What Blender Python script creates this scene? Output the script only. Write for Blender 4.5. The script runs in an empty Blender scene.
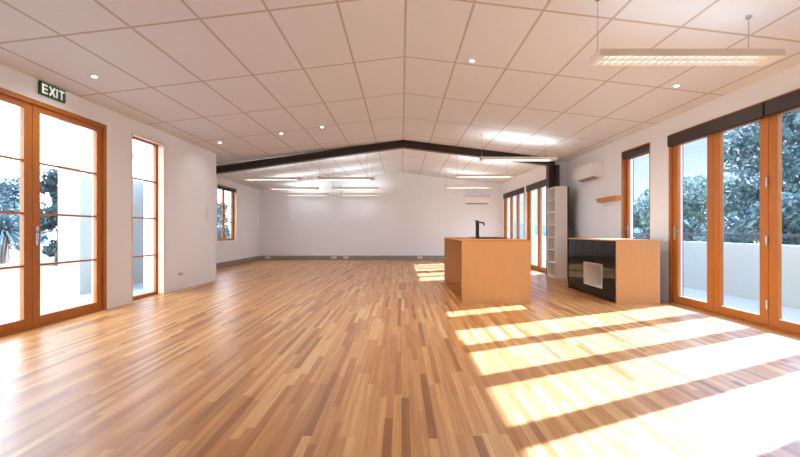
import bpy, bmesh, math, random
from mathutils import Vector, Matrix
random.seed(7)
S = bpy.context.scene
COL = S.collection
PI = math.pi

# ------------------------------------------------------------------ materials
def new_mat(name):
    m = bpy.data.materials.new(name); m.use_nodes = True
    nt = m.node_tree; nt.nodes.clear()
    out = nt.nodes.new('ShaderNodeOutputMaterial')
    return m, nt, out
def N(nt, t, **kw):
    n = nt.nodes.new(t)
    for k, v in kw.items(): setattr(n, k, v)
    return n
def L(nt, a, b): nt.links.new(a, b)
def srgb(r, g, b):
    f = lambda c: (c/255/12.92) if c/255 <= .04045 else ((c/255+.055)/1.055)**2.4
    return (f(r), f(g), f(b), 1)
def mat(name, col, rough=.5, metal=0, var=.06, scale=6, bump=0, spec=.5, coat=0, stretch=(1, 1, 1), emit=None, estr=0):
    """principled with a little procedural colour variation"""
    m, nt, out = new_mat(name)
    b = N(nt, 'ShaderNodeBsdfPrincipled')
    b.inputs['Roughness'].default_value = rough; b.inputs['Metallic'].default_value = metal
    b.inputs['Specular IOR Level'].default_value = spec; b.inputs['Coat Weight'].default_value = coat
    tc = N(nt, 'ShaderNodeTexCoord'); mp = N(nt, 'ShaderNodeMapping'); mp.inputs['Scale'].default_value = stretch
    no = N(nt, 'ShaderNodeTexNoise'); no.inputs['Scale'].default_value = scale; no.inputs['Detail'].default_value = 4
    L(nt, tc.outputs['Object'], mp.inputs['Vector']); L(nt, mp.outputs[0], no.inputs['Vector'])
    mx = N(nt, 'ShaderNodeMix', data_type='RGBA')
    c = col
    mx.inputs['A'].default_value = (c[0]*(1-var), c[1]*(1-var), c[2]*(1-var), 1)
    mx.inputs['B'].default_value = (min(1, c[0]*(1+var)), min(1, c[1]*(1+var)), min(1, c[2]*(1+var)), 1)
    L(nt, no.outputs['Fac'], mx.inputs['Factor']); L(nt, mx.outputs['Result'], b.inputs['Base Color'])
    if bump:
        bp = N(nt, 'ShaderNodeBump'); bp.inputs['Strength'].default_value = bump; bp.inputs['Distance'].default_value = .01
        L(nt, no.outputs['Fac'], bp.inputs['Height']); L(nt, bp.outputs[0], b.inputs['Normal'])
    if emit:
        b.inputs['Emission Color'].default_value = emit; b.inputs['Emission Strength'].default_value = estr
    L(nt, b.outputs[0], out.inputs[0])
    return m

def floor_mat():
    m, nt, out = new_mat('strip_timber_floor')
    b = N(nt, 'ShaderNodeBsdfPrincipled')
    tc = N(nt, 'ShaderNodeTexCoord')
    sp = N(nt, 'ShaderNodeSeparateXYZ'); L(nt, tc.outputs['Object'], sp.inputs[0])
    def mth(op, a, b=None):
        n = N(nt, 'ShaderNodeMath', operation=op)
        for k, v in enumerate((a, b)):
            if v is None: continue
            if isinstance(v, (int, float)): n.inputs[k].default_value = v
            else: L(nt, v, n.inputs[k])
        return n.outputs[0]
    xr = mth('DIVIDE', sp.outputs['X'], .045); row = mth('FLOOR', xr)
    w1 = N(nt, 'ShaderNodeTexWhiteNoise', noise_dimensions='1D'); L(nt, row, w1.inputs['W'])
    yy = mth('ADD', mth('DIVIDE', sp.outputs['Y'], .85), mth('MULTIPLY', w1.outputs['Value'], 7.3)); cell = mth('FLOOR', yy)
    cb = N(nt, 'ShaderNodeCombineXYZ'); L(nt, row, cb.inputs[0]); L(nt, cell, cb.inputs[1])
    w2 = N(nt, 'ShaderNodeTexWhiteNoise', noise_dimensions='2D'); L(nt, cb.outputs[0], w2.inputs['Vector'])
    fx = mth('PINGPONG', xr, .5); fy = mth('PINGPONG', yy, .5)
    joint = mth('MAXIMUM', mth('LESS_THAN', fx, .012), mth('LESS_THAN', fy, .0012))
    cr = N(nt, 'ShaderNodeValToRGB')
    e = cr.color_ramp.elements
    e[0].position = 0; e[0].color = FLOOR[0]
    e[1].position = 1; e[1].color = FLOOR[4]
    for p, c in ((.2, FLOOR[1]), (.5, FLOOR[2]), (.8, FLOOR[3])):
        k = e.new(p); k.color = c
    L(nt, w2.outputs['Value'], cr.inputs['Fac'])
    # grain along the boards
    mp2 = N(nt, 'ShaderNodeMapping'); mp2.inputs['Scale'].default_value = (42, 1.6, 1)
    L(nt, tc.outputs['Object'], mp2.inputs['Vector'])
    no = N(nt, 'ShaderNodeTexNoise'); no.inputs['Scale'].default_value = 1; no.inputs['Detail'].default_value = 5; no.inputs['Distortion'].default_value = .5
    L(nt, mp2.outputs[0], no.inputs['Vector'])
    mr = N(nt, 'ShaderNodeMapRange'); mr.inputs['From Min'].default_value = .25; mr.inputs['From Max'].default_value = .75
    mr.inputs['To Min'].default_value = .74; mr.inputs['To Max'].default_value = 1.18
    L(nt, no.outputs['Fac'], mr.inputs['Value'])
    mx = N(nt, 'ShaderNodeMix', data_type='RGBA', blend_type='MULTIPLY'); mx.inputs['Factor'].default_value = 1
    L(nt, cr.outputs[0], mx.inputs['A']); L(nt, mr.outputs[0], mx.inputs['B'])
    L(nt, mx.outputs['Result'], b.inputs['Base Color'])
    no2 = N(nt, 'ShaderNodeTexNoise'); no2.inputs['Scale'].default_value = 3
    L(nt, tc.outputs['Object'], no2.inputs['Vector'])
    mr2 = N(nt, 'ShaderNodeMapRange'); mr2.inputs['To Min'].default_value = .28; mr2.inputs['To Max'].default_value = .38
    L(nt, no2.outputs['Fac'], mr2.inputs['Value']); L(nt, mr2.outputs[0], b.inputs['Roughness'])
    b.inputs['Specular IOR Level'].default_value = .5
    bp = N(nt, 'ShaderNodeBump'); bp.inputs['Strength'].default_value = .12; bp.inputs['Distance'].default_value = .002
    L(nt, joint, bp.inputs['Height']); bp.invert = True; L(nt, bp.outputs[0], b.inputs['Normal'])
    L(nt, b.outputs[0], out.inputs[0])
    return m
FLOOR = [srgb(150, 94, 50), srgb(182, 122, 68), srgb(193, 134, 78), srgb(203, 147, 89), srgb(214, 165, 108)]

def ceiling_mat():
    m, nt, out = new_mat('ceiling_tiles')
    b = N(nt, 'ShaderNodeBsdfPrincipled'); b.inputs['Roughness'].default_value = .85
    tc = N(nt, 'ShaderNodeTexCoord'); sp = N(nt, 'ShaderNodeSeparateXYZ'); L(nt, tc.outputs['Object'], sp.inputs[0])
    def line(sock, off, per, half):
        a = N(nt, 'ShaderNodeMath', operation='SUBTRACT'); a.inputs[1].default_value = off; L(nt, sock, a.inputs[0])
        p = N(nt, 'ShaderNodeMath', operation='PINGPONG'); p.inputs[1].default_value = per/2; L(nt, a.outputs[0], p.inputs[0])
        l = N(nt, 'ShaderNodeMapRange'); l.inputs['From Min'].default_value = half; l.inputs['From Max'].default_value = half*1.8
        l.inputs['To Min'].default_value = 1; l.inputs['To Max'].default_value = 0
        L(nt, p.outputs[0], l.inputs['Value']); return l.outputs[0]
    lx = line(sp.outputs['X'], RX, .606, .0085); ly = line(sp.outputs['Y'], 4.53, 1.2, .0095)
    mxm = N(nt, 'ShaderNodeMath', operation='MAXIMUM'); L(nt, lx, mxm.inputs[0]); L(nt, ly, mxm.inputs[1])
    no = N(nt, 'ShaderNodeTexNoise'); no.inputs['Scale'].default_value = 40; no.inputs['Detail'].default_value = 3
    L(nt, tc.outputs['Object'], no.inputs['Vector'])
    mx0 = N(nt, 'ShaderNodeMix', data_type='RGBA'); mx0.inputs['A'].default_value = CEILC[0]; mx0.inputs['B'].default_value = CEILC[1]
    L(nt, no.outputs['Fac'], mx0.inputs['Factor'])
    mx = N(nt, 'ShaderNodeMix', data_type='RGBA'); L(nt, mxm.outputs[0], mx.inputs['Factor'])
    L(nt, mx0.outputs['Result'], mx.inputs['A']); mx.inputs['B'].default_value = srgb(182, 171, 164)
    L(nt, mx.outputs['Result'], b.inputs['Base Color'])
    L(nt, b.outputs[0], out.inputs[0]); return m
CEILC = [srgb(212, 213, 216), srgb(218, 219, 222)]

def glass_mat():
    m, nt, out = new_mat('window_glass')
    tr = N(nt, 'ShaderNodeBsdfTransparent'); tr.inputs[0].default_value = (.95, .98, 1, 1)
    gl = N(nt, 'ShaderNodeBsdfGlossy'); gl.inputs['Roughness'].default_value = .02
    lw = N(nt, 'ShaderNodeLayerWeight'); lw.inputs[0].default_value = .5
    pw = N(nt, 'ShaderNodeMath', operation='POWER'); pw.inputs[1].default_value = 5; L(nt, lw.outputs['Facing'], pw.inputs[0])
    mu = N(nt, 'ShaderNodeMath', operation='MULTIPLY_ADD'); mu.inputs[1].default_value = .6; mu.inputs[2].default_value = .02; L(nt, pw.outputs[0], mu.inputs[0])
    mi = N(nt, 'ShaderNodeMixShader'); L(nt, mu.outputs[0], mi.inputs[0]); L(nt, tr.outputs[0], mi.inputs[1]); L(nt, gl.outputs[0], mi.inputs[2])
    L(nt, mi.outputs[0], out.inputs[0]); return m

def emit_mat(name, col, s):
    m, nt, out = new_mat(name)
    e = N(nt, 'ShaderNodeEmission'); e.inputs[0].default_value = col; e.inputs[1].default_value = s
    L(nt, e.outputs[0], out.inputs[0]); return m

def leaf_mat(name, a, b_, tr=.25):
    m, nt, out = new_mat(name)
    b = N(nt, 'ShaderNodeBsdfPrincipled'); b.inputs['Roughness'].default_value = .5
    tc = N(nt, 'ShaderNodeTexCoord'); no = N(nt, 'ShaderNodeTexNoise'); no.inputs['Scale'].default_value = 2.2; no.inputs['Detail'].default_value = 6
    L(nt, tc.outputs['Object'], no.inputs['Vector'])
    cr = N(nt, 'ShaderNodeValToRGB'); e = cr.color_ramp.elements
    e[0].position = .3; e[0].color = a; e[1].position = .7; e[1].color = b_
    L(nt, no.outputs['Fac'], cr.inputs[0]); L(nt, cr.outputs[0], b.inputs['Base Color'])
    t = N(nt, 'ShaderNodeBsdfTranslucent'); L(nt, cr.outputs[0], t.inputs[0])
    mi = N(nt, 'ShaderNodeMixShader'); mi.inputs[0].default_value = tr
    L(nt, b.outputs[0], mi.inputs[1]); L(nt, t.outputs[0], mi.inputs[2]); L(nt, mi.outputs[0], out.inputs[0]); return m

RX = .04                       # x of the ridge
def cz(x): return 3.12 - .1215*abs(x-RX)   # underside of the ceiling

LAMP = (.88, .96, 1.0, 1)
M = dict(
    floor=floor_mat(), ceiling=ceiling_mat(), glass=glass_mat(),
    wall=mat('wall_paint', srgb(238, 240, 243), .8, var=.015, scale=3),
    ext=mat('exterior_render', srgb(172, 171, 164), .9, var=.02, scale=3),
    cedar=mat('cedar_joinery', srgb(180, 107, 42), .42, var=.16, scale=5, stretch=(6, 6, .7), bump=.05),
    pine=mat('pale_reveal_lining', srgb(232, 204, 172), .5, var=.05, stretch=(5, 5, .7)),
    ply=mat('timber_veneer_panel', srgb(203, 149, 94), .42, var=.06, scale=3, stretch=(5, 5, 1), spec=.4),
    plydark=mat('timber_veneer_body', srgb(196, 126, 72), .45, var=.06, scale=3, stretch=(5, 5, 1), spec=.4),
    batten=mat('timber_batten', srgb(200, 125, 50), .45, var=.12, scale=5, stretch=(1, 6, 6)),
    steel=mat('dark_painted_steel', srgb(62, 48, 43), .5, var=.1, scale=4),
    blind=mat('charcoal_blind', srgb(62, 54, 50), .6, var=.08, scale=20),
    black=mat('black_gloss_laminate', srgb(18, 15, 15), .06, var=.1, scale=3, spec=.3),
    blackmetal=mat('black_metal', srgb(22, 22, 24), .35, metal=.3, var=.1),
    white=mat('white_laminate', srgb(232, 226, 218), .5, var=.02),
    plastic=mat('white_plastic', srgb(236, 234, 232), .4, var=.02),
    grey=mat('grey_skirting', srgb(150, 140, 132), .5, var=.04),
    chrome=mat('brushed_steel', srgb(200, 200, 200), .25, metal=1, var=.05, scale=30),
    lumi=mat('luminaire_white_metal', srgb(226, 218, 208), .45, var=.02),
    lamp=emit_mat('lamp_diffuser', LAMP, 1.6),
    uplamp=emit_mat('uplight_diffuser', LAMP, 2.7),
    lampdim=emit_mat('dimmed_lamp_diffuser', (1, .96, .9, 1), .42), uplampdim=emit_mat('dimmed_uplight', LAMP, .9),
    spot=emit_mat('downlight_lamp', (1, .92, .8, 1), 6),
    green=mat('exit_green', srgb(20, 74, 54), .4, var=.04, emit=srgb(22, 92, 66), estr=.03),
    signwhite=mat('exit_white', srgb(240, 240, 235), .4, var=.01, emit=(1, 1, .95, 1), estr=.06),
    deck=mat('pale_paving', srgb(150, 147, 144), .7, var=.04, scale=2),
    planter=mat('sandstone_wall', srgb(176, 156, 134), .9, var=.08, scale=5, bump=.2),
    soil=mat('garden_soil', srgb(110, 95, 75), .95, var=.2, scale=4, bump=.4),
    ground=mat('lawn_ground', srgb(95, 110, 75), .95, var=.2, scale=.5),
    rail=mat('dark_handrail', srgb(58, 66, 76), .4, var=.06),
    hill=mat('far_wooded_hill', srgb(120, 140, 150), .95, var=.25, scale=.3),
    bark=mat('bark', srgb(90, 75, 62), .9, var=.2, scale=8, bump=.4),
    leafd=leaf_mat('dark_leaves', srgb(34, 52, 58), srgb(80, 100, 100)),  # bluish haze and glass reflection are tinted into these leaf colours
    leafm=leaf_mat('mid_leaves', srgb(46, 68, 68), srgb(98, 116, 108)),
    leafb=leaf_mat('blue_green_leaves', srgb(52, 72, 76), srgb(98, 114, 114)),
    roof=mat('roof_metal', srgb(120, 120, 120), .6, var=.05),
)

# ------------------------------------------------------------------ mesh helper
class MB:
    def __init__(s): s.bm = bmesh.new()
    def box(s, x0, x1, y0, y1, z0, z1):
        r = bmesh.ops.create_cube(s.bm, size=1)
        for v in r['verts']:
            v.co = Vector(((x0+x1)/2 + v.co.x*(x1-x0), (y0+y1)/2 + v.co.y*(y1-y0), (z0+z1)/2 + v.co.z*(z1-z0)))
        return s
    def prism(s, pts, axis, a, b):
        """polygon extruded along an axis; pts are in the other two axes (in x,y,z order)"""
        def P(p, t):
            if axis == 'x': return (t, p[0], p[1])
            if axis == 'y': return (p[0], t, p[1])
            return (p[0], p[1], t)
        A = [s.bm.verts.new(P(p, a)) for p in pts]; B = [s.bm.verts.new(P(p, b)) for p in pts]
        n = len(pts)
        s.bm.faces.new(A); s.bm.faces.new(B[::-1])
        for i in range(n): s.bm.faces.new((A[i], B[i], B[(i+1) % n], A[(i+1) % n]))
        return s
    def cyl(s, p0, p1, r0, r1=None, n=12, cap=True):
        r1 = r0 if r1 is None else r1
        p0, p1 = Vector(p0), Vector(p1); d = p1-p0
        r = bmesh.ops.create_cone(s.bm, cap_ends=cap, segments=n, radius1=r0, radius2=r1, depth=d.length)
        q = d.to_track_quat('Z', 'Y').to_matrix().to_4x4()
        bmesh.ops.transform(s.bm, matrix=Matrix.Translation((p0+p1)/2) @ q, verts=r['verts'])
        return s
    def tube(s, pts, r, n=10):
        for a, b in zip(pts[:-1], pts[1:]): s.cyl(a, b, r, n=n)
        for p in pts[1:-1]: s.ball(p, r, 2)
        return s
    def ball(s, c, r, sub=2):
        g = bmesh.ops.create_icosphere(s.bm, subdivisions=sub, radius=r)
        bmesh.ops.translate(s.bm, vec=c, verts=g['verts']); return s
    def build(s, name, m, parent=None, loc=None, bevel=0, smooth=False):
        bm = s.bm
        bmesh.ops.recalc_face_normals(bm, faces=bm.faces)
        if bevel:
            bmesh.ops.bevel(bm, geom=[e for e in bm.edges], offset=bevel, segments=2, affect='EDGES', profile=.5)
        if parent is not None: org = Vector(parent['_o'])
        elif loc is not None: org = Vector(loc)
        else:
            xs = [v.co for v in bm.verts]
            org = Vector(((min(v.x for v in xs)+max(v.x for v in xs))/2, (min(v.y for v in xs)+max(v.y for v in xs))/2, min(v.z for v in xs)))
        me = bpy.data.meshes.new(name)
        bmesh.ops.translate(bm, vec=-org, verts=bm.verts)
        bm.to_mesh(me); bm.free()
        if smooth:
            for p in me.polygons: p.use_smooth = True
        me.materials.append(m)
        o = bpy.data.objects.new(name, me); COL.objects.link(o)
        if parent is not None: o.parent = parent
        else: o.location = org
        o['_o'] = list(org)
        return o

def tag(o, label, cat, group=None):
    o['label'] = label; o['category'] = cat
    if group: o['group'] = group
    return o
def thing(name, loc, label, cat, group=None):
    o = bpy.data.objects.new(name, None); COL.objects.link(o); o.empty_display_size = .1
    o.location = loc; o['_o'] = list(loc)
    return tag(o, label, cat, group)
def struct(o, label=None):
    o['kind'] = 'structure'
    if label: o['label'] = label
    return o
def sroot(name, loc, label):
    o = bpy.data.objects.new(name, None); COL.objects.link(o); o.location = loc; o['_o'] = list(loc); o.empty_display_size = .1
    return struct(o, label)

# ------------------------------------------------------------------ room shell
XL, XR, XR2, XA = -3.87, 3.87, 3.55, -5.05      # left wall, right wall, right wall past the column, annex wall
YB, Y0 = 13.5, -2.6                             # far wall, wall behind the camera
YE = 7.9                                        # end of the near left wall
T = .2
def wall_x(mb, xi, side, y0, y1, ztop, openings):
    """wall in the yz plane; room face at xi, thickness to `side`; openings (ya, yb, za, zb)"""
    xa, xb = (xi, xi+T) if side > 0 else (xi-T, xi)
    ys = sorted(set([y0, y1] + [v for o in openings for v in o[:2]]))
    for a, b in zip(ys[:-1], ys[1:]):
        op = [o for o in openings if o[0] <= a+1e-6 and o[1] >= b-1e-6]
        if not op: mb.box(xa, xb, a, b, 0, ztop)
        else:
            za, zb = op[0][2:]
            if za > .01: mb.box(xa, xb, a, b, 0, za)
            mb.box(xa, xb, a, b, zb, ztop)
HEAD = 2.42
LD = (1.15, 4.97)          # left doors; two unseen near leaves added to let in more light
LW = (5.43, 6.18)          # left narrow window
RD = (1.135, 5.475)          # right bifolds
RW = (5.88, 6.65)          # right window
AW = (10.36, 11.62, .75, 2.33)   # annex window
FD1 = (8.98, 10.67)        # near far doors
FD2 = (10.90, 13.07)
H2 = 2.30
w = MB(); wall_x(w, XL, -1, Y0, YE, cz(XL)+.02, [(LD[0], LD[1], 0, HEAD), (LW[0], LW[1], 0, 2.45)])
struct(w.build('wall_left', M['wall']))
AW_ADDED = (8.35, 9.75, .75, 2.33)  # hidden annex opening, added to bring daylight into the far room
w = MB(); wall_x(w, XA, -1, YE-.2, YB, cz(XA)+.02, [AW_ADDED, AW]); w.box(XA, XL-T, YE-T, YE, 0, cz(XA)+.03); w.box(XA-T, XL-T, YE-T, YE, -.2, 0)
struct(w.build('wall_annex', M['wall']))
w = MB(); wall_x(w, XR, 1, Y0, 8.86, cz(XR)+.02, [(RD[0], RD[1], 0, HEAD), (RW[0], RW[1], 0, HEAD)])
w.box(XR2, XR+T, 8.86, 8.97, 0, cz(XR2)+.02)
wall_x(w, XR2, 1, 8.97, YB, cz(XR2)+.02, [(FD1[0], FD1[1], 0, H2), (FD2[0], FD2[1], 0, H2)])
struct(w.build('wall_right', M['wall']))
w = MB(); w.prism([(XA-T, 0), (XR2+T, 0), (XR2+T, cz(XR2)+.02), (RX, cz(RX)+.02), (XA-T, cz(XA)+.02)], 'y', YB, YB+T)
struct(w.build('wall_back', M['wall']))
w = MB(); w.prism([(XL-T, 0), (XR+T, 0), (XR+T, cz(XR)+.02), (RX, cz(RX)+.02), (XL-T, cz(XL)+.02)], 'y', Y0-T, Y0)
struct(w.build('wall_front', M['wall']))
w = MB(); w.box(XL-T, XR+T, Y0-T, YB+T, -.2, 0); w.box(XA-T, XL-T, YE, YB+T, -.2, 0)
struct(w.build('floor', M['floor'], loc=(0, 0, 0)))
XE = 4.12
w = MB()
for xo, ya_, yb_ in ((-4.35, Y0-.2, YE-.45), (-5.3, YE-.45, YB+.2)):
    w.prism([(xo, cz(xo)), (RX, cz(RX)), (RX, cz(RX)+.12), (xo, cz(xo)+.12)], 'y', ya_, yb_)
w.prism([(RX, cz(RX)), (XE, cz(XE)), (XE, cz(XE)+.12), (RX, cz(RX)+.12)], 'y', Y0-.2, YB+.2)
struct(w.build('ceiling', M['ceiling'], loc=(0, 0, 0)))
w = MB(); w.box(-4.30, -1.0, Y0-.2, YE-.5, 3.24, 5.5); struct(w.build('added_shade_block', M['ext']), 'unseen block added above the left side to shade the terrace')  # unseen volume added over the roof so the left terrace falls in shade
# skirting (grey) in the far part of the room
w = MB(); w.box(XA+.02, XR2, YB-.02, YB, 0, .15); struct(w.build('baseboard_back', M['grey']))
w = MB(); w.box(XA, XA+.02, YE, YB, 0, .15); struct(w.build('baseboard_left', M['grey']))
# thin cornice line where the left wall meets the ceiling
# steel portal frame
YC = 8.75
def beam():
    b = MB()
    for xa, xb in ((XA, RX), (RX, XR2)):
        zc = (lambda x: 3.12-.139*(RX-x)) if xa < 0 else cz
        for (d0, d1, hy) in ((.0, .02, .08), (.02, .145, .012), (.145, .165, .08)):
            b.prism([(xa, zc(xa)-d1), (xb, zc(xb)-d1), (xb, zc(xb)-d0), (xa, zc(xa)-d0)], 'y', YC-hy, YC+hy)
    return struct(b.build('steel_beam', M['steel']), 'dark brown steel beam running up to the ridge under the ceiling')
beam()
b = MB(); zt = cz(3.40)-.165
b.box(3.385, 3.40, YC-.085, YC+.085, 0, zt); b.box(3.535, 3.55, YC-.085, YC+.085, 0, zt); b.box(3.40, 3.535, YC-.01, YC+.01, 0, zt)
b.box(3.375, 3.55, YC-.085, YC+.085, zt-.02, zt)
b.box(3.55, 3.63, YC-.085, YC+.10, 0, zt)
struct(b.build('steel_column', M['steel']), 'dark steel column behind the white shelf tower')

# ------------------------------------------------------------------ joinery
def hand(lever_dir, xface, y, z, sgn, parent, plate=True):
    """lever handle on a face at xface whose outward normal is sgn*x"""
    h = MB()
    h.box(min(xface, xface+sgn*.008), max(xface, xface+sgn*.008), y-.016, y+.016, z-.11, z+.09)
    h.cyl((xface, y, z+.03), (xface+sgn*.05, y, z+.03), .009)
    h.cyl((xface+sgn*.05, y, z+.03), (xface+sgn*.05, y+lever_dir*.12, z+.03), .009)
    return h.build('handle', M['chrome'], parent)

def opening(name, label, xi, out, y0, y1, z0, z1, n, bars=0, stile=.09, jamb=.05, rail=.115, set_in=.0, depth=.11, handles=(), thr=.02, glass_top=None, leaf_name='door_leaf', hinges=(), lining=None):
    """joinery in a wall: out=+1 the outside is +x.  Frame > leaf > glass, bars, handle"""
    R = sroot(name, (xi, (y0+y1)/2, z0), label)
    X = lambda d: xi + out*d
    def bx(mb, d0, d1, a, b, c, d): mb.box(min(X(d0), X(d1)), max(X(d0), X(d1)), a, b, c, d)
    f = MB(); e = .003
    bx(f, set_in, set_in+depth, y0+e, y0+jamb, z0+thr*0, z1-e); bx(f, set_in, set_in+depth, y1-jamb, y1-e, z0, z1-e)
    bx(f, set_in, set_in+depth, y0+jamb, y1-jamb, z1-jamb, z1-e); bx(f, set_in, set_in+depth, y0+jamb, y1-jamb, z0, z0+thr)
    fr = f.build('frame', M['cedar'], R)
    if lining:
        l = MB(); bx(l, .0, set_in, y0+e, y0+.02, z0, z1-e); bx(l, .0, set_in, y1-.02, y1-e, z0, z1-e); bx(l, 0, set_in, y0+.02, y1-.02, z1-.02, z1-e)
        l.build('reveal_lining', M[lining], R)
    lw = (y1-y0-2*jamb)/n; g = .003
    d0, d1 = set_in+.025, set_in+.07
    for i in range(n):
        a, b = y0+jamb+lw*i+g, y0+jamb+lw*(i+1)-g
        lo, hi = z0+thr+.002, z1-jamb-g
        gt = glass_top if glass_top else hi-stile
        gb = lo+rail-thr
        m = MB()
        bx(m, d0, d1, a, a+stile, lo, hi); bx(m, d0, d1, b-stile, b, lo, hi)
        bx(m, d0, d1, a+stile, b-stile, gt, hi); bx(m, d0, d1, a+stile, b-stile, lo, gb)
        lf = m.build(leaf_name, M['cedar'], R)
        q = MB(); bx(q, (d0+d1)/2-.004, (d0+d1)/2+.004, a+stile, b-stile, gb, gt); q.build('glass_pane', M['glass'], lf)
        for k in range(bars):
            z = gb+(gt-gb)*(k+1)/(bars+1)
            q = MB(); bx(q, d0+.005, d1-.005, a+stile, b-stile, z-.011, z+.011); q.build('glazing_bar', M['cedar'], lf)
        for (hi_, side, z, ld) in handles:
            if hi_ == i:
                y = (a+stile/2) if side < 0 else (b-stile/2)
                hand(ld, X(d0), y, z, -out, lf)
        for (hi_, side, z) in hinges:
            if hi_ == i:
                y = a if side < 0 else b
                q = MB(); q.cyl((X(d0)-out*.012, y, z-.05), (X(d0)-out*.012, y, z+.05), .012); q.build('hinge', M['chrome'], lf)
    return R
# leaf index counts from the near end
opening('door_1', 'cedar framed glazed double doors on the left below the exit sign', XL, -1, LD[0], LD[1], 0, HEAD, 4, bars=3, set_in=.0, stile=.085, handles=[(3, -1, .99, 1)], glass_top=2.31)
opening('door_2', 'wide run of cedar framed glass folding doors beside the sunlit floor', XR, 1, RD[0], RD[1], 0, HEAD, 6, set_in=.0, stile=.095, handles=[(5, 1, 1.0, -1)], glass_top=2.235, hinges=[(4, -1, .25), (4, -1, .93), (4, -1, 1.55), (2, -1, .25), (2, -1, .93), (2, -1, 1.55)])
opening('door_3', 'glazed doors past the steel column', XR2, 1, FD1[0], FD1[1], 0, H2, 2, stile=.10, glass_top=2.14)
opening('door_4', 'glazed three leaf doors nearest the far wall on the right', XR2, 1, FD2[0], FD2[1], 0, H2, 3, stile=.09, glass_top=2.14)
opening('window_1', 'tall narrow cedar window with three glazing bars in the left wall', XL, -1, LW[0], LW[1], 0, 2.45, 1, bars=3, set_in=.09, depth=.08, stile=.022, jamb=.015, rail=.05, thr=.01, leaf_name='sash', lining='pine')
opening('window_2', 'narrow cedar window above the black and timber cabinet', XR, 1, RW[0], RW[1], 0.0, HEAD, 1, stile=.05, jamb=.03, set_in=.045, depth=.08, glass_top=2.27, leaf_name='sash', lining='cedar', handles=[(0, 1, 1.05, -1)])
opening('window_3', 'two sash cedar window with glazing bars in the far left wall', XA, -1, AW[0], AW[1], AW[2], AW[3], 2, bars=2, set_in=.08, depth=.1, stile=.045, jamb=.03, rail=.06, leaf_name='sash', lining='pine', handles=[(0, 1, 1.1, 1)])

opening('added_window_4', 'unseen two sash cedar window added in the far left wall for more daylight', XA, -1, AW_ADDED[0], AW_ADDED[1], AW_ADDED[2], AW_ADDED[3], 2, bars=2, set_in=.08, depth=.1, stile=.045, jamb=.03, rail=.06, leaf_name='sash', lining='pine')
def blind(xa, xb, y0, y1, z0, z1, label, group=None):
    t = thing('roller_blind', ((xa+xb)/2, (y0+y1)/2, z0), label, 'blind', group)
    m = MB(); m.box(xa, xb, y0, y1, z0+.012, z1); m.build('cassette', M['blind'], t, bevel=.004)
    m = MB(); m.box(xa+.004, xb-.004, y0+.02, y1-.02, z0, z0+.012); m.build('bottom_bar', M['blackmetal'], t)
    for ye in (y0-.008, y1):
        m = MB(); m.box(xa-.001, xb, ye, ye+.008, z0+.01, z1); m.build('end_cap', M['blackmetal'], t)
    return t
lw6 = (RD[1]-RD[0]-.1)/6
ym = [RD[0]+.02, RD[0]+.05+lw6*2, RD[0]+.05+lw6*4, RD[1]-.01]
bl = ['retracted charcoal roller blind over the folding doors, nearest the camera at the right edge',
      'retracted charcoal roller blind over the folding doors at the right edge of the photo',
      'retracted charcoal roller blind over the two folding door leaves nearest the cabinet']
for i in (1, 2):
    blind(XR-.026, XR-.003, ym[i]+.012, ym[i+1]-.012, 2.235, 2.398, bl[i], 'roller blinds over the folding doors')
blind(XR+.008, XR+.042, RW[0]+.035, RW[1]-.035, 2.285, 2.39, 'short charcoal roller blind over the narrow window behind the cabinet')
blind(XR2-.028, XR2-.003, FD1[0]+.03, FD1[1]-.01, 2.13, 2.30, 'retracted charcoal roller blind over the doors right behind the white shelf tower')
blind(XR2-.028, XR2-.003, FD2[0]+.01, FD2[1]-.01, 2.13, 2.30, 'retracted charcoal roller blind over the doors nearest the far wall')
blind(XA-.075, XA-.015, AW[0]+.035, AW[1]-.035, 2.20, 2.30, 'retracted charcoal roller blind over the small far left window')

# ------------------------------------------------------------------ kitchen island
t = thing('kitchen_island', (1.34, 6.4, 0), 'large honey timber kitchen island with a flat end panel towards the camera', 'kitchen island')
ia, ib, yn, yf = .855, 1.826, 5.33, 7.49
m = MB(); m.box(ia, ib, yn, yn+.035, 0, .885); m.build('end_panel', M['ply'], t, bevel=.002)
m = MB(); m.box(ia, ib, yf, yf+.035, 0, .885); m.build('end_panel', M['ply'], t, bevel=.002)
m = MB(); m.box(1.22, ib-.02, yn+.035, yf, .0, .885); m.build('cabinet_body', M['plydark'], t)
for k in range(3):
    a = yn+.04+(yf-yn-.045)*k/3; m = MB(); m.box(ib-.02, ib-.002, a+.003, a+(yf-yn-.045)/3-.003, .1, .88)
    d = m.build('door', M['ply'], t, bevel=.002)
    h = MB(); h.box(ib-.002, ib+.012, a+.05, a+.2, .84, .85); h.build('pull', M['chrome'], d)
m = MB(); sx0, sx1, sy0, sy1 = 1.26, 1.72, 6.25, 6.75
for bx in ((ia, sx0, yn, yf+.035), (sx1, ib, yn, yf+.035), (sx0, sx1, yn, sy0), (sx0, sx1, sy1, yf+.035)):
    m.box(bx[0], bx[1], bx[2], bx[3], .8855, .905)
m.build('countertop', M['plydark'], t)
m = MB(); z0 = .903
for bx in ((sx0-.03, sx0+.01, sy0-.03, sy1+.03), (sx1-.01, sx1+.03, sy0-.03, sy1+.03), (sx0+.01, sx1-.01, sy0-.03, sy0+.01), (sx0+.01, sx1-.01, sy1-.01, sy1+.03)):
    m.box(bx[0], bx[1], bx[2], bx[3], z0, z0+.018)
m.box(sx0+.01, sx1-.01, sy0+.01, sy1-.01, .8857, .889)
m.build('sink', M['blackmetal'], t)['label'] = 'black sink set into the island top'
t = thing('kitchen_tap', (1.38, 6.86, .9055), 'black tall kitchen tap standing on the timber island', 'tap')
m = MB(); m.cyl((1.38, 6.86, .9055), (1.38, 6.86, .925), .045, n=20); m.build('base_ring', M['blackmetal'], t)
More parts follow.
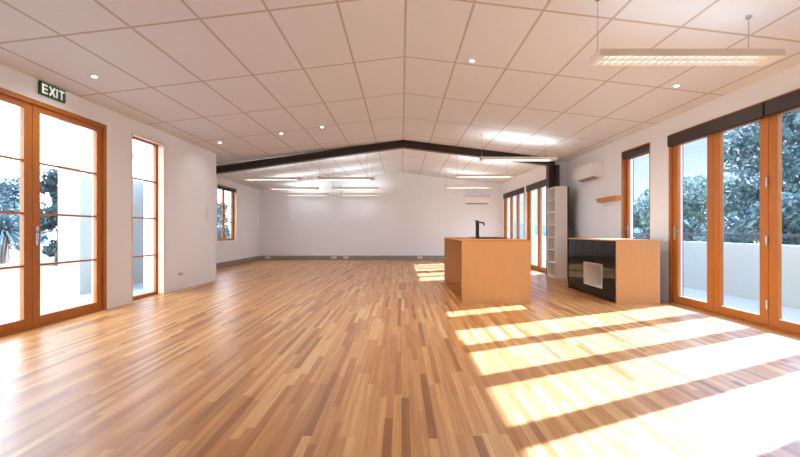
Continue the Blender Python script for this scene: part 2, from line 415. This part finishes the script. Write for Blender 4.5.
m = MB(); m.cyl((1.38, 6.86, .925), (1.38, 6.86, 1.20), .033, n=20); m.build('body', M['blackmetal'], t, smooth=False)
m = MB(); m.tube([(1.38, 6.86, 1.17), (1.40, 6.78, 1.185), (1.455, 6.68, 1.175), (1.46, 6.665, 1.13)], .014); m.build('spout', M['blackmetal'], t)
m = MB(); m.cyl((1.38, 6.86, 1.20), (1.38, 6.86, 1.222), .030, n=16); m.cyl((1.38, 6.86, 1.212), (1.34, 6.9, 1.225), .008); m.build('lever', M['blackmetal'], t)

# ------------------------------------------------------------------ black and timber cabinet
t = thing('low_cabinet', (3.35, 6.1, 0), 'low cabinet with gloss black front and honey timber end panel under the narrow window', 'cabinet')
ca, cb, cn, cf = 3.04, 3.65, 5.33, 6.89
m = MB(); m.box(ca, cb, cn, cn+.03, 0, .885); m.build('end_panel', M['ply'], t, bevel=.002)['label'] = 'honey timber end panel'
m = MB(); m.box(ca, cb, cf-.03, cf, 0, .885); m.build('end_panel', M['black'], t)
n0, n1, nz0, nz1 = 5.73, 6.29, .165, .515
m = MB()
m.box(ca+.06, cb, cn+.03, cf-.03, .0, .10); m.box(ca+.02, cb, cn+.03, n0-.012, .1, .885); m.box(ca+.02, cb, n1+.012, cf-.03, .1, .885)
m.box(ca+.02, cb, n0-.012, n1+.012, nz1+.012, .885); m.box(ca+.02, cb, n0-.012, n1+.012, .1, nz0-.012); m.box(cb-.05, cb, n0-.012, n1+.012, nz0-.012, nz1+.012)
m.build('carcass', M['black'], t)
m = MB()
m.box(ca-.002, cb-.052, n0-.011, n0, nz0-.01, nz1+.01); m.box(ca-.002, cb-.052, n1, n1+.011, nz0-.01, nz1+.01)
m.box(ca-.002, cb-.052, n0, n1, nz1, nz1+.01); m.box(ca-.002, cb-.052, n0, n1, nz0-.01, nz0); m.box(cb-.06, cb-.052, n0, n1, nz0, nz1)
m.build('niche_lining', M['white'], t)['label'] = 'white lined open niche in the black front'
for (a, b_, c, d) in ((cn+.032, n0-.013, .03, .88), (n1+.013, 6.585, .03, .88), (6.59, cf-.002, .03, .88), (n0-.010, 6.008, nz1+.013, .88), (6.012, n1+.010, nz1+.013, .88)):
    m = MB(); m.box(ca, ca+.018, a, b_, c, d); m.build('door', M['black'], t, bevel=.0015)
m = MB(); m.box(ca, ca+.018, n0-.010, n1+.010, .03, nz0-.013); m.build('drawer', M['black'], t, bevel=.0015)
m = MB(); m.box(ca-.004, cb, cn-.002, cf, .886, .906); m.build('worktop', M['ply'], t, bevel=.002)

# ------------------------------------------------------------------ white shelf tower
t = thing('shelf_tower', (3.52, 8.46, 0), 'tall narrow white open shelf tower standing in front of the steel column', 'bookcase')
ba, bb, bn, bf, bh = 3.335, 3.60, 8.20, 8.63, 2.0
m = MB(); m.box(ba, bb, bn, bn+.02, 0, bh); m.build('side_panel', M['white'], t)
m = MB(); m.box(ba, bb, bf-.02, bf, 0, bh); m.build('side_panel', M['white'], t)
for k in range(8):
    z = .05+k*(bh-.07)/7
    m = MB(); m.box(ba+.003, bb, bn+.0205, bf-.0205, z, z+.02); m.build('shelf', M['white'], t)
m = MB(); m.box(ba+.01, bb, bn+.0205, bf-.0205, 0, .049); m.build('plinth', M['white'], t)
m = MB(); m.box(bb+.001, bb+.036, bn, bf, 0, bh); m.build('back_panel', M['blackmetal'], t)['label'] = 'black back panel'

# ------------------------------------------------------------------ air conditioners
def aircon(label, along, wallc, a, b, z0, z1, dep):
    """along 'y': on the right wall (x=wallc);  along 'x': on the back wall (y=wallc)"""
    prof = [(0, z0+.02), (.05, z0), (dep-.03, z0+.035), (dep, z0+.09), (dep, z1-.05), (dep-.04, z1), (0, z1)]
    c = (wallc, (a+b)/2, z0) if along == 'y' else ((a+b)/2, wallc, z0)
    t = thing('air_conditioner', c, label, 'air conditioner')
    m = MB()
    if along == 'y': m.prism([(wallc-p[0]-.001, p[1]) for p in prof], 'y', a, b)
    else: m.prism([(wallc-p[0], p[1]) for p in prof], 'x', a, b)
    m.build('housing', M['plastic'], t)
    v = [(.052, z0-.008), (dep-.035, z0+.022), (dep-.03, z0+.031), (.052, z0-.0005)]
    m = MB()
    if along == 'y': m.prism([(wallc-p[0], p[1]) for p in v], 'y', a+.06, b-.06)
    else: m.prism([(wallc-p[0], p[1]) for p in v], 'x', a+.06, b-.06)
    m.build('air_vane', M['grey'], t)
aircon('white split air conditioner high on the right wall above the timber batten', 'y', XR, 7.24, 8.02, 2.06, 2.37, .2)
aircon('small white air conditioner high on the far wall near the right corner', 'x', YB, 2.25, 3.12, 1.99, 2.28, .2)

m = MB(); m.prism([(6.655, 1.575), (7.28, 1.575), (7.34, 1.655), (6.655, 1.655)], 'x', XR-.10, XR-.001)
tag(m.build('wall_shelf', M['batten'], bevel=.003), 'short timber batten shelf fixed to the wall left of the narrow window', 'shelf')

# ------------------------------------------------------------------ lights
def pendant(xa, xb, y, zb, label, group, rods=None, lm='lamp', um='uplamp'):
    w_ = .19; h = .055
    t = thing('pendant_light', ((xa+xb)/2, y, zb), label, 'light', group)
    m = MB(); y0, y1 = y-w_/2, y+w_/2
    m.box(xa, xb, y0, y0+.012, zb, zb+h); m.box(xa, xb, y1-.012, y1, zb, zb+h)
    m.box(xa, xa+.05, y0+.012, y1-.012, zb, zb+h); m.box(xb-.11, xb, y0+.012, y1-.012, zb, zb+h)
    m.box(xa+.05, xb-.11, y0+.012, y1-.012, zb+.036, zb+.044)
    m.build('housing', M['lumi'], t)
    m = MB(); m.box(xa+.052, xb-.112, y0+.014, y1-.014, zb+.026, zb+.034); m.build('lamp_tube', M[lm], t)['label'] = 'glowing warm white lamp'
    m = MB(); m.box(xa+.052, xb-.112, y0+.03, y1-.03, zb+.046, zb+.054); m.build('uplight_strip', M[um], t)
    m = MB(); n = 20
    for k in range(n):
        x = xa+.06+(xb-xa-.18)*(k+.5)/n
        m.box(x-.003, x+.003, y0+.013, y1-.013, zb+.002, zb+.024)
    m.box(xa+.052, xb-.112, y-.004, y+.004, zb+.001, zb+.024)
    m.build('louvre', M['lumi'], t)
    for x in rods or (xa+.03, xb-.2):
        m = MB(); m.cyl((x, y, zb+h), (x, y, cz(x)), .004, n=8); m.cyl((x, y, zb+h), (x, y, zb+h+.03), .012, n=8); m.cyl((x, y, cz(x)-.02), (x, y, cz(x)), .02, n=12)
        m.build('suspension_rod', M['chrome'], t)
    return t
ZR = 1.03+1.385
pg = 'suspended louvre lights'
pendant(1.57, 3.03, 3.08, ZR, 'white suspended louvre light at the upper right, closest to the camera', pg, lm='lampdim', um='uplampdim')
pendant(1.55, 3.03, 7.42, ZR, 'white suspended light just in front of the dark beam, over the shelf tower side', pg)
pendant(1.40, 2.90, 9.7, ZR-.0, 'white suspended light just beyond the dark beam on the right half', pg)
pendant(1.40, 2.90, 12.0, ZR-.02, 'white suspended light near the far wall on the right half', pg)
ZL = 1.03+1.30
nm = ['first row past the beam', 'middle row past the beam', 'row closest to the far wall']
for r, y in enumerate((9.6, 11.5, 13.1)):
    pendant(-3.98, -2.52, y, ZL-.03*r, 'white suspended light on the far left, ' + nm[r], pg)
    pendant(-2.10, -.68, y, ZL-.03*r, 'white suspended light left of the ridge line, ' + nm[r], pg)
def downlight(x, y, label, watts):
    z = cz(x)
    t = thing('downlight', (x, y, z), label, 'downlight', 'small ceiling downlights')
    m = MB(); k = 20
    for i in range(k):
        a0, a1 = 2*PI*i/k, 2*PI*(i+1)/k
        ps = [(math.cos(a)*r, math.sin(a)*r) for a, r in ((a0, .024), (a1, .024), (a1, .038), (a0, .038))]
        lo = [m.bm.verts.new((x+p[0], y+p[1], cz(x+p[0])-.008)) for p in ps]; hi = [m.bm.verts.new((x+p[0], y+p[1], cz(x+p[0]))) for p in ps]
        m.bm.faces.new(lo); m.bm.faces.new(hi[::-1])
        for a in range(4): m.bm.faces.new((lo[a], hi[a], hi[(a+1) % 4], lo[(a+1) % 4]))
    bmesh.ops.remove_doubles(m.bm, verts=m.bm.verts, dist=1e-5)
    m.build('trim_ring', M['lumi'], t)
    m = MB(); m.cyl((x, y, z-.009), (x, y, z-.001), .0235, n=20); m.build('lamp', M['spot'], t)['label'] = 'lit lamp'
    ld = bpy.data.lights.new('downlight_beam', 'SPOT'); ld.energy = watts; ld.spot_size = math.radians(150); ld.spot_blend = 1; ld.shadow_soft_size = .03; ld.color = (.95, .97, .97)
    lo_ = bpy.data.objects.new('downlight_beam', ld); COL.objects.link(lo_); lo_.parent = t; lo_.location = (0, 0, -.02)
downlight(.83, 4.42, 'lit downlight right of the ridge in the near ceiling', 42)
downlight(3.22, 4.42, 'lit downlight below the large suspended louvre light, near the right wall', 5)
downlight(-3.33, 4.10, 'lit downlight near the exit sign', 10)
downlight(-1.45, 6.92, 'small downlight in front of the beam, nearest the ridge on the left', 15)
downlight(-2.23, 7.02, 'small downlight in front of the beam, middle of three on the left', 8)
downlight(-3.42, 7.12, 'small downlight near the end of the left wall', 2)

# ------------------------------------------------------------------ exit sign
t = thing('exit_sign', (XL, 4.17, 2.495), 'green exit sign with white letters above the left glass doors', 'sign')
ya, yb, za, zb = 4.025, 4.335, 2.492, 2.634
m = MB(); m.box(XL+.001, XL+.022, ya, yb, za, zb); m.build('sign_box', M['green'], t, bevel=.003)
m = MB()
def bar(y0, z0, y1, z1, th):   # a stroke in the yz plane
    d = Vector((y1-y0, z1-z0)); d.normalize(); n = Vector((-d.y, d.x))*th/2
    m.prism([(y0+n.x, z0+n.y), (y0-n.x, z0-n.y), (y1-n.x, z1-n.y), (y1+n.x, z1+n.y)], 'x', XL+.0215, XL+.025)
z0, z1, th = 2.512, 2.614, .019
E0 = ya+.024
bar(E0+.009, z0, E0+.009, z1, th)
for z in (z0+.0095, (z0+z1)/2, z1-.0095): bar(E0, z, E0+.062, z, th)
X0 = E0+.078; bar(X0+.008, z0, X0+.072, z1, th+.003); bar(X0+.008, z1, X0+.072, z0, th+.003)
I0 = X0+.088; bar(I0+.009, z0, I0+.009, z1, th)
T0 = I0+.031; bar(T0, z1-.0095, T0+.070, z1-.0095, th); bar(T0+.035, z0, T0+.035, z1, th)
m.build('lettering', M['signwhite'], t)['label'] = 'white letters EXIT'

# ------------------------------------------------------------------ plates on the walls
def plate_x(name, y, z, w_, h, label, cat):
    t = thing(name, (XL, y, z-h/2), label, cat)
    m = MB(); m.box(XL+.0005, XL+.009, y-w_/2, y+w_/2, z-h/2, z+h/2); m.build('face_plate', M['plastic'], t, bevel=.002)
    m = MB()
    if cat == 'light switch':
        m.bm.free()
        for dz in (-.08, 0, .08):
            m = MB(); m.box(XL+.009, XL+.013, y-.012, y+.012, z+dz-.02, z+dz+.02); m.build('rocker', M['white'], t)
    else:
        m.bm.free()
        for dy in (-.028, .028):
            m = MB(); m.box(XL+.009, XL+.012, y+dy-.014, y+dy+.014, z-.02, z+.02); m.build('socket', M['grey'], t)
plate_x('switch_plate', 7.53, 1.37, .08, .28, 'tall pale switch plate near the end of the left wall', 'light switch')
plate_x('power_outlet', 6.62, .28, .115, .075, 'white power outlet low on the left wall right of the narrow window', 'power outlet')
for px, lb in ((268, 'white power outlet on the grey skirting nearest the far left corner'), (334, 'white power outlet on the grey skirting, left one of the middle pair'),
               (346, 'white power outlet on the grey skirting, right one of the middle pair'), (420, 'white power outlet on the grey skirting left of the timber island')):
    x = (px-401.3)*YB/378
    t = thing('power_outlet', (x, YB-.02, .04), lb, 'power outlet', 'outlets along the far skirting')
    m = MB(); m.box(x-.085, x+.085, YB-.032, YB-.0205, .045, .125); m.build('face_plate', M['plastic'], t, bevel=.002)
    for q in (-.05, .015):
        m = MB(); m.box(x+q, x+q+.035, YB-.035, YB-.032, .065, .105); m.build('socket', M['grey'], t)

# ------------------------------------------------------------------ outside, right: balcony and trees
m = MB(); m.box(XR+T, 5.62, -4, 16, -.3, -.03); struct(m.build('balcony_floor', M['deck']), 'pale balcony floor outside the folding doors')
M['para'] = mat('parapet_paint', srgb(168, 178, 172), .85, var=.02)
t = thing('balustrade', (5.45, 6, -.03), 'solid white balcony balustrade with dark handrail outside the folding doors', 'balustrade')
m = MB(); m.box(5.40, 5.52, -4, 16, -.03, .83); m.build('parapet', M['para'], t)
m = MB(); m.box(5.42, 5.50, -4, 16, .94, .985); m.build('handrail', M['rail'], t)
for k in range(17):
    y = -3.6+k*1.2; m = MB(); m.box(5.445, 5.475, y-.015, y+.015, .83, .94); m.build('post', M['rail'], t)
m = MB(); m.box(-160, 200, -60, 260, -4.4, -4.2); struct(m.build('ground', M['ground']), 'lawn far below the balcony')

def leaf_cloud(mb, blobs, n, s):
    bm = mb.bm
    tot = sum(b[3]**2 for b in blobs)
    for (x, y, z, r, sq) in blobs:
        for k in range(int(n*r*r/tot)):
            d = Vector((random.gauss(0, 1), random.gauss(0, 1), random.gauss(0, 1))).normalized()
            rr = r*(random.random()**.35)
            p = Vector((x, y, z)) + Vector((d.x*rr, d.y*rr, d.z*rr*sq))
            a = Vector((random.gauss(0, 1), random.gauss(0, 1), random.gauss(0, .7))).normalized()
            b = a.orthogonal().normalized(); b.rotate(Matrix.Rotation(random.random()*6.28, 3, a))
            l = s*random.uniform(.7, 1.4); w_ = l*.5; c = a.cross(b)
            vs = [bm.verts.new(p+b*l), bm.verts.new(p+c*w_+a*l*.12), bm.verts.new(p-b*l), bm.verts.new(p-c*w_+a*l*.12)]
            bm.faces.new(vs)
def tree(x, y, zg, h, r, label, m_leaf, name='leafy_tree', n=5000, leaf=.11, group=None, nb=14, cut=.35):
    t = thing(name, (x, y, zg), label, 'tree' if 'tree' in name else 'shrub', group)
    mb = MB(); mb.cyl((x, y, zg), (x+.1, y, zg+h*.6), .045*h*.5, .02*h*.5, n=10)
    tips = []
    for k in range(6):
        a = 2*PI*k/6+random.random(); q = Vector((x+math.cos(a)*r*.6, y+math.sin(a)*r*.6, zg+h*random.uniform(.6, .85)))
        mb.cyl((x+.05, y, zg+h*random.uniform(.3, .5)), q, .018*h*.5, .006*h*.5, n=6)
    mb.build('trunk', M['bark'], t)
    blobs = []
    for k in range(nb):
        a = random.random()*6.28; q = r*math.sqrt(random.random())*.75
        blobs.append((x+math.cos(a)*q, y+math.sin(a)*q, zg+h*random.uniform(cut, .9), r*random.uniform(.3, .5), .8))
    blobs.append((x, y, zg+h*.9, r*.4, .8))
    mb = MB(); leaf_cloud(mb, blobs, n, leaf); f = mb.build('foliage', m_leaf, t)
    return t
g = 'trees beyond the balcony'
tree(15.2, 14.4, -4.2, 10.9, 3.2, 'tall broad leafy tree seen through the two nearest folding door panes', M['leafd'], n=20000, leaf=.11, group=g, nb=34)
tree(22.2, 29.0, -4.2, 9.2, 3.6, 'lower rounded tree seen through the folding door pane nearest the cabinet', M['leafm'], n=6000, leaf=.17, group=g, nb=20)
tree(9.3, 9.2, -4.2, 6.3, 1.5, 'low dark tree just above the balcony rail in front of the tall broad tree', M['leafb'], n=9000, leaf=.08, group=g, nb=22)
tree(27, 42, -4.2, 8.6, 3.6, 'distant pale tree low in the narrow window above the cabinet', M['leafb'], n=3500, leaf=.28, group=g)
m = MB()
pts = [(20, -4.2)]
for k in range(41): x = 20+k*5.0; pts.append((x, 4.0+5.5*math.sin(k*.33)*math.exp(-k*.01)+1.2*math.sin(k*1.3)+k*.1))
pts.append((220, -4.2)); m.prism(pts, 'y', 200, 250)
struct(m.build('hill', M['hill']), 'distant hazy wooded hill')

M['clad'] = mat('added_dark_cladding', srgb(92, 78, 70), .7, var=.1, stretch=(1, 1, 12))
w = MB(); c0 = XR+T+.001  # unseen dark skin added outside the right wall to absorb reflected sun
for (a, b_, za, zb) in ((Y0-.2, RD[0]-.02, 0, 2.6), (RD[0]-.02, RD[1]+.02, HEAD+.02, 2.6), (RD[1]+.02, RW[0]-.02, 0, 2.6), (RW[0]-.02, RW[1]+.02, HEAD+.02, 2.6), (RW[1]+.02, 8.97, 0, 2.6)):
    w.box(c0, c0+.03, a, b_, za, zb)
struct(w.build('added_bounce_cladding', M['clad']), 'unseen dark cladding added on the balcony side to cut sunlight bounce')
# ------------------------------------------------------------------ outside, left: terrace and planting
m = MB(); m.box(-22, XL-T, -5, 7.3, -.4, -.15); m.box(-6.4, XL-T, 7.3, YE-T-.01, -.4, -.15); m.box(-6.4, XA-T, YE-T-.01, 16, -.4, -.15)
struct(m.build('terrace', M['deck']), 'pale paved terrace outside the left doors')
m = MB(); m.box(-6.36, -5.95, 7.0, 9.7, -.15, 4.2); wl = struct(m.build('exterior_wall', M['ext']), 'white rendered wall outside the left doors')
m = MB(); m.box(-22, -6.37, 7.3, 7.55, -.15, .33); struct(m.build('planter_wall', M['planter']), 'low sandstone garden wall across the terrace')
m = MB(); m.box(-22, -6.45, 7.56, 24, -.4, .26); struct(m.build('garden_bed', M['soil']), 'raised garden bed behind the low wall')
t = thing('wall_lamp', (-5.95, 9.02, 2.2), 'small black lamp on the white outside wall seen through the tall narrow window', 'lamp')
m = MB(); m.box(-5.949, -5.92, 8.98, 9.06, 2.22, 2.42); m.build('bracket', M['blackmetal'], t)
m = MB(); m.cyl((-5.87, 9.02, 2.18), (-5.87, 9.02, 2.46), .048, n=16); m.build('shade', M['blackmetal'], t)
def blades(x, y, z, n, ln, label, m_leaf):
    t = thing('spiky_palm', (x, y, z), label, 'palm', 'plants behind the low garden wall')
    s = MB(); s.cyl((x, y, z), (x, y, z+.75), .09, .07); s.build('stem', M['bark'], t)
    mb = MB()
    for k in range(n):
        a = random.random()*6.28; el = random.uniform(-.2, 1.4); l = ln*random.uniform(.7, 1.1)
        pr = None
        for j in range(6):
            q = j/5; r_ = math.cos(el)*l*q; zz = z+.75+math.sin(el)*l*q-.75*l*q*q*.7
            c = Vector((x+math.cos(a)*r_, y+math.sin(a)*r_, zz)); sd = Vector((-math.sin(a), math.cos(a), 0))*.035*(1-q*.95)
            cur = (mb.bm.verts.new(c+sd), mb.bm.verts.new(c-sd))
            if pr: mb.bm.faces.new((pr[0], pr[1], cur[1], cur[0]))
            pr = cur
    mb.build('fronds', m_leaf, t)
blades(-9.45, 9.0, .26, 160, 1.0, 'spiky blue green palm seen through the left door leaf', M['leafb'])
g = 'plants behind the low garden wall'
tree(-11.3, 11.3, .26, 2.3, .95, 'rounded dark shrub low behind the spiky palm', M['leafd'], 'garden_shrub', 3000, .06, g, 12, .2)
tree(-7.75, 8.5, .26, 2.2, .6, 'dark upright shrub beside the white outside wall through the glass', M['leafd'], 'garden_shrub', 3500, .06, g, 14, .15)
tree(-13.4, 12.7, .26, 2.4, 1.0, 'dark shrub at the left edge of the photo outside the doors', M['leafb'], 'garden_shrub', 3000, .06, g, 12, .2)
tree(-7.9, 16.3, .26, 1.95, .9, 'green shrub outside the small far left window', M['leafm'], 'garden_shrub', 3500, .06, g, 14, .15)

# ------------------------------------------------------------------ sun, sky
SLOPE, DROP = .425, .663          # sun travels (-1, -SLOPE, -DROP)
sd = bpy.data.lights.new('sun', 'SUN'); sd.energy = 7.6; sd.angle = math.radians(.6); sd.color = (.76, .96, 1.46)
so = bpy.data.objects.new('sun', sd); COL.objects.link(so); so.location = (30, 15, 25)
so.rotation_euler = Vector((-1, -SLOPE, -DROP)).to_track_quat('-Z', 'Y').to_euler()

wd = bpy.data.worlds.new('sky'); S.world = wd; wd.use_nodes = True
nt = wd.node_tree; nt.nodes.clear()
out = N(nt, 'ShaderNodeOutputWorld'); bg = N(nt, 'ShaderNodeBackground'); L(nt, bg.outputs[0], out.inputs[0])
tc = N(nt, 'ShaderNodeTexCoord'); sp = N(nt, 'ShaderNodeSeparateXYZ'); L(nt, tc.outputs['Generated'], sp.inputs[0])
cr = N(nt, 'ShaderNodeValToRGB'); e = cr.color_ramp.elements
e[0].position = 0; e[0].color = (.74, .84, .97, 1); e[1].position = .55; e[1].color = (.24, .45, .82, 1)
L(nt, sp.outputs['Z'], cr.inputs[0])
no = N(nt, 'ShaderNodeTexNoise'); no.inputs['Scale'].default_value = 4.2; no.inputs['Detail'].default_value = 7
mp = N(nt, 'ShaderNodeMapping'); mp.inputs['Scale'].default_value = (1, 1, 2.4); L(nt, tc.outputs['Generated'], mp.inputs[0]); L(nt, mp.outputs[0], no.inputs['Vector'])
c1 = N(nt, 'ShaderNodeMapRange'); c1.inputs['From Min'].default_value = .47; c1.inputs['From Max'].default_value = .66; c1.inputs['To Max'].default_value = .9
L(nt, no.outputs['Fac'], c1.inputs['Value'])
lf = N(nt, 'ShaderNodeMapRange', interpolation_type='SMOOTHSTEP'); lf.inputs['From Min'].default_value = .12; lf.inputs['From Max'].default_value = -.40
L(nt, sp.outputs['X'], lf.inputs['Value'])
mxx = N(nt, 'ShaderNodeMath', operation='MAXIMUM'); L(nt, c1.outputs[0], mxx.inputs[0]); L(nt, lf.outputs[0], mxx.inputs[1])
mx = N(nt, 'ShaderNodeMix', data_type='RGBA'); L(nt, mxx.outputs[0], mx.inputs['Factor']); L(nt, cr.outputs[0], mx.inputs['A']); mx.inputs['B'].default_value = (.84, .97, 1.10, 1)
st = N(nt, 'ShaderNodeMapRange'); up = N(nt, 'ShaderNodeMapRange', interpolation_type='SMOOTHSTEP'); up.inputs['From Min'].default_value = .22; up.inputs['From Max'].default_value = .55; up.inputs['To Min'].default_value = .30; up.inputs['To Max'].default_value = 2.2
L(nt, sp.outputs['Z'], up.inputs['Value']); L(nt, up.outputs[0], st.inputs['To Min'])
st.inputs['To Max'].default_value = 2.0
L(nt, lf.outputs[0], st.inputs['Value'])
# bright haze around the sun
vd = N(nt, 'ShaderNodeVectorMath', operation='DOT_PRODUCT'); L(nt, tc.outputs['Generated'], vd.inputs[0])
vd.inputs[1].default_value = Vector((1, SLOPE, DROP)).normalized()
gw = N(nt, 'ShaderNodeMapRange', interpolation_type='SMOOTHSTEP'); gw.inputs['From Min'].default_value = .89; gw.inputs['From Max'].default_value = 1.0; gw.inputs['To Max'].default_value = 3.5
L(nt, vd.outputs['Value'], gw.inputs['Value'])
ad = N(nt, 'ShaderNodeMath', operation='ADD'); L(nt, st.outputs[0], ad.inputs[0]); L(nt, gw.outputs[0], ad.inputs[1])
L(nt, mx.outputs['Result'], bg.inputs[0]); L(nt, ad.outputs[0], bg.inputs[1])

# ------------------------------------------------------------------ camera
cd = bpy.data.cameras.new('camera'); cd.sensor_width = 36; cd.lens = 378/800*36
cd.shift_x = -1.3/800; cd.shift_y = 2.5/800; cd.clip_end = 1000; cd.clip_start = .05
co = bpy.data.objects.new('camera', cd); COL.objects.link(co); co.location = (0, 0, 1.03); co.rotation_euler = (PI/2, 0, 0)
S.camera = co
for o in S.objects:
    if '_o' in o: del o['_o']
S.view_settings.view_transform = 'Standard'; S.view_settings.look = 'None'; S.view_settings.gamma = 1
S.view_settings.use_curve_mapping = False; S.view_settings.exposure = 2.2
S.cycles.use_denoising = True
S.cycles.max_bounces = 10; S.cycles.diffuse_bounces = 6; S.cycles.transparent_max_bounces = 24
S.cycles.sample_clamp_indirect = 8
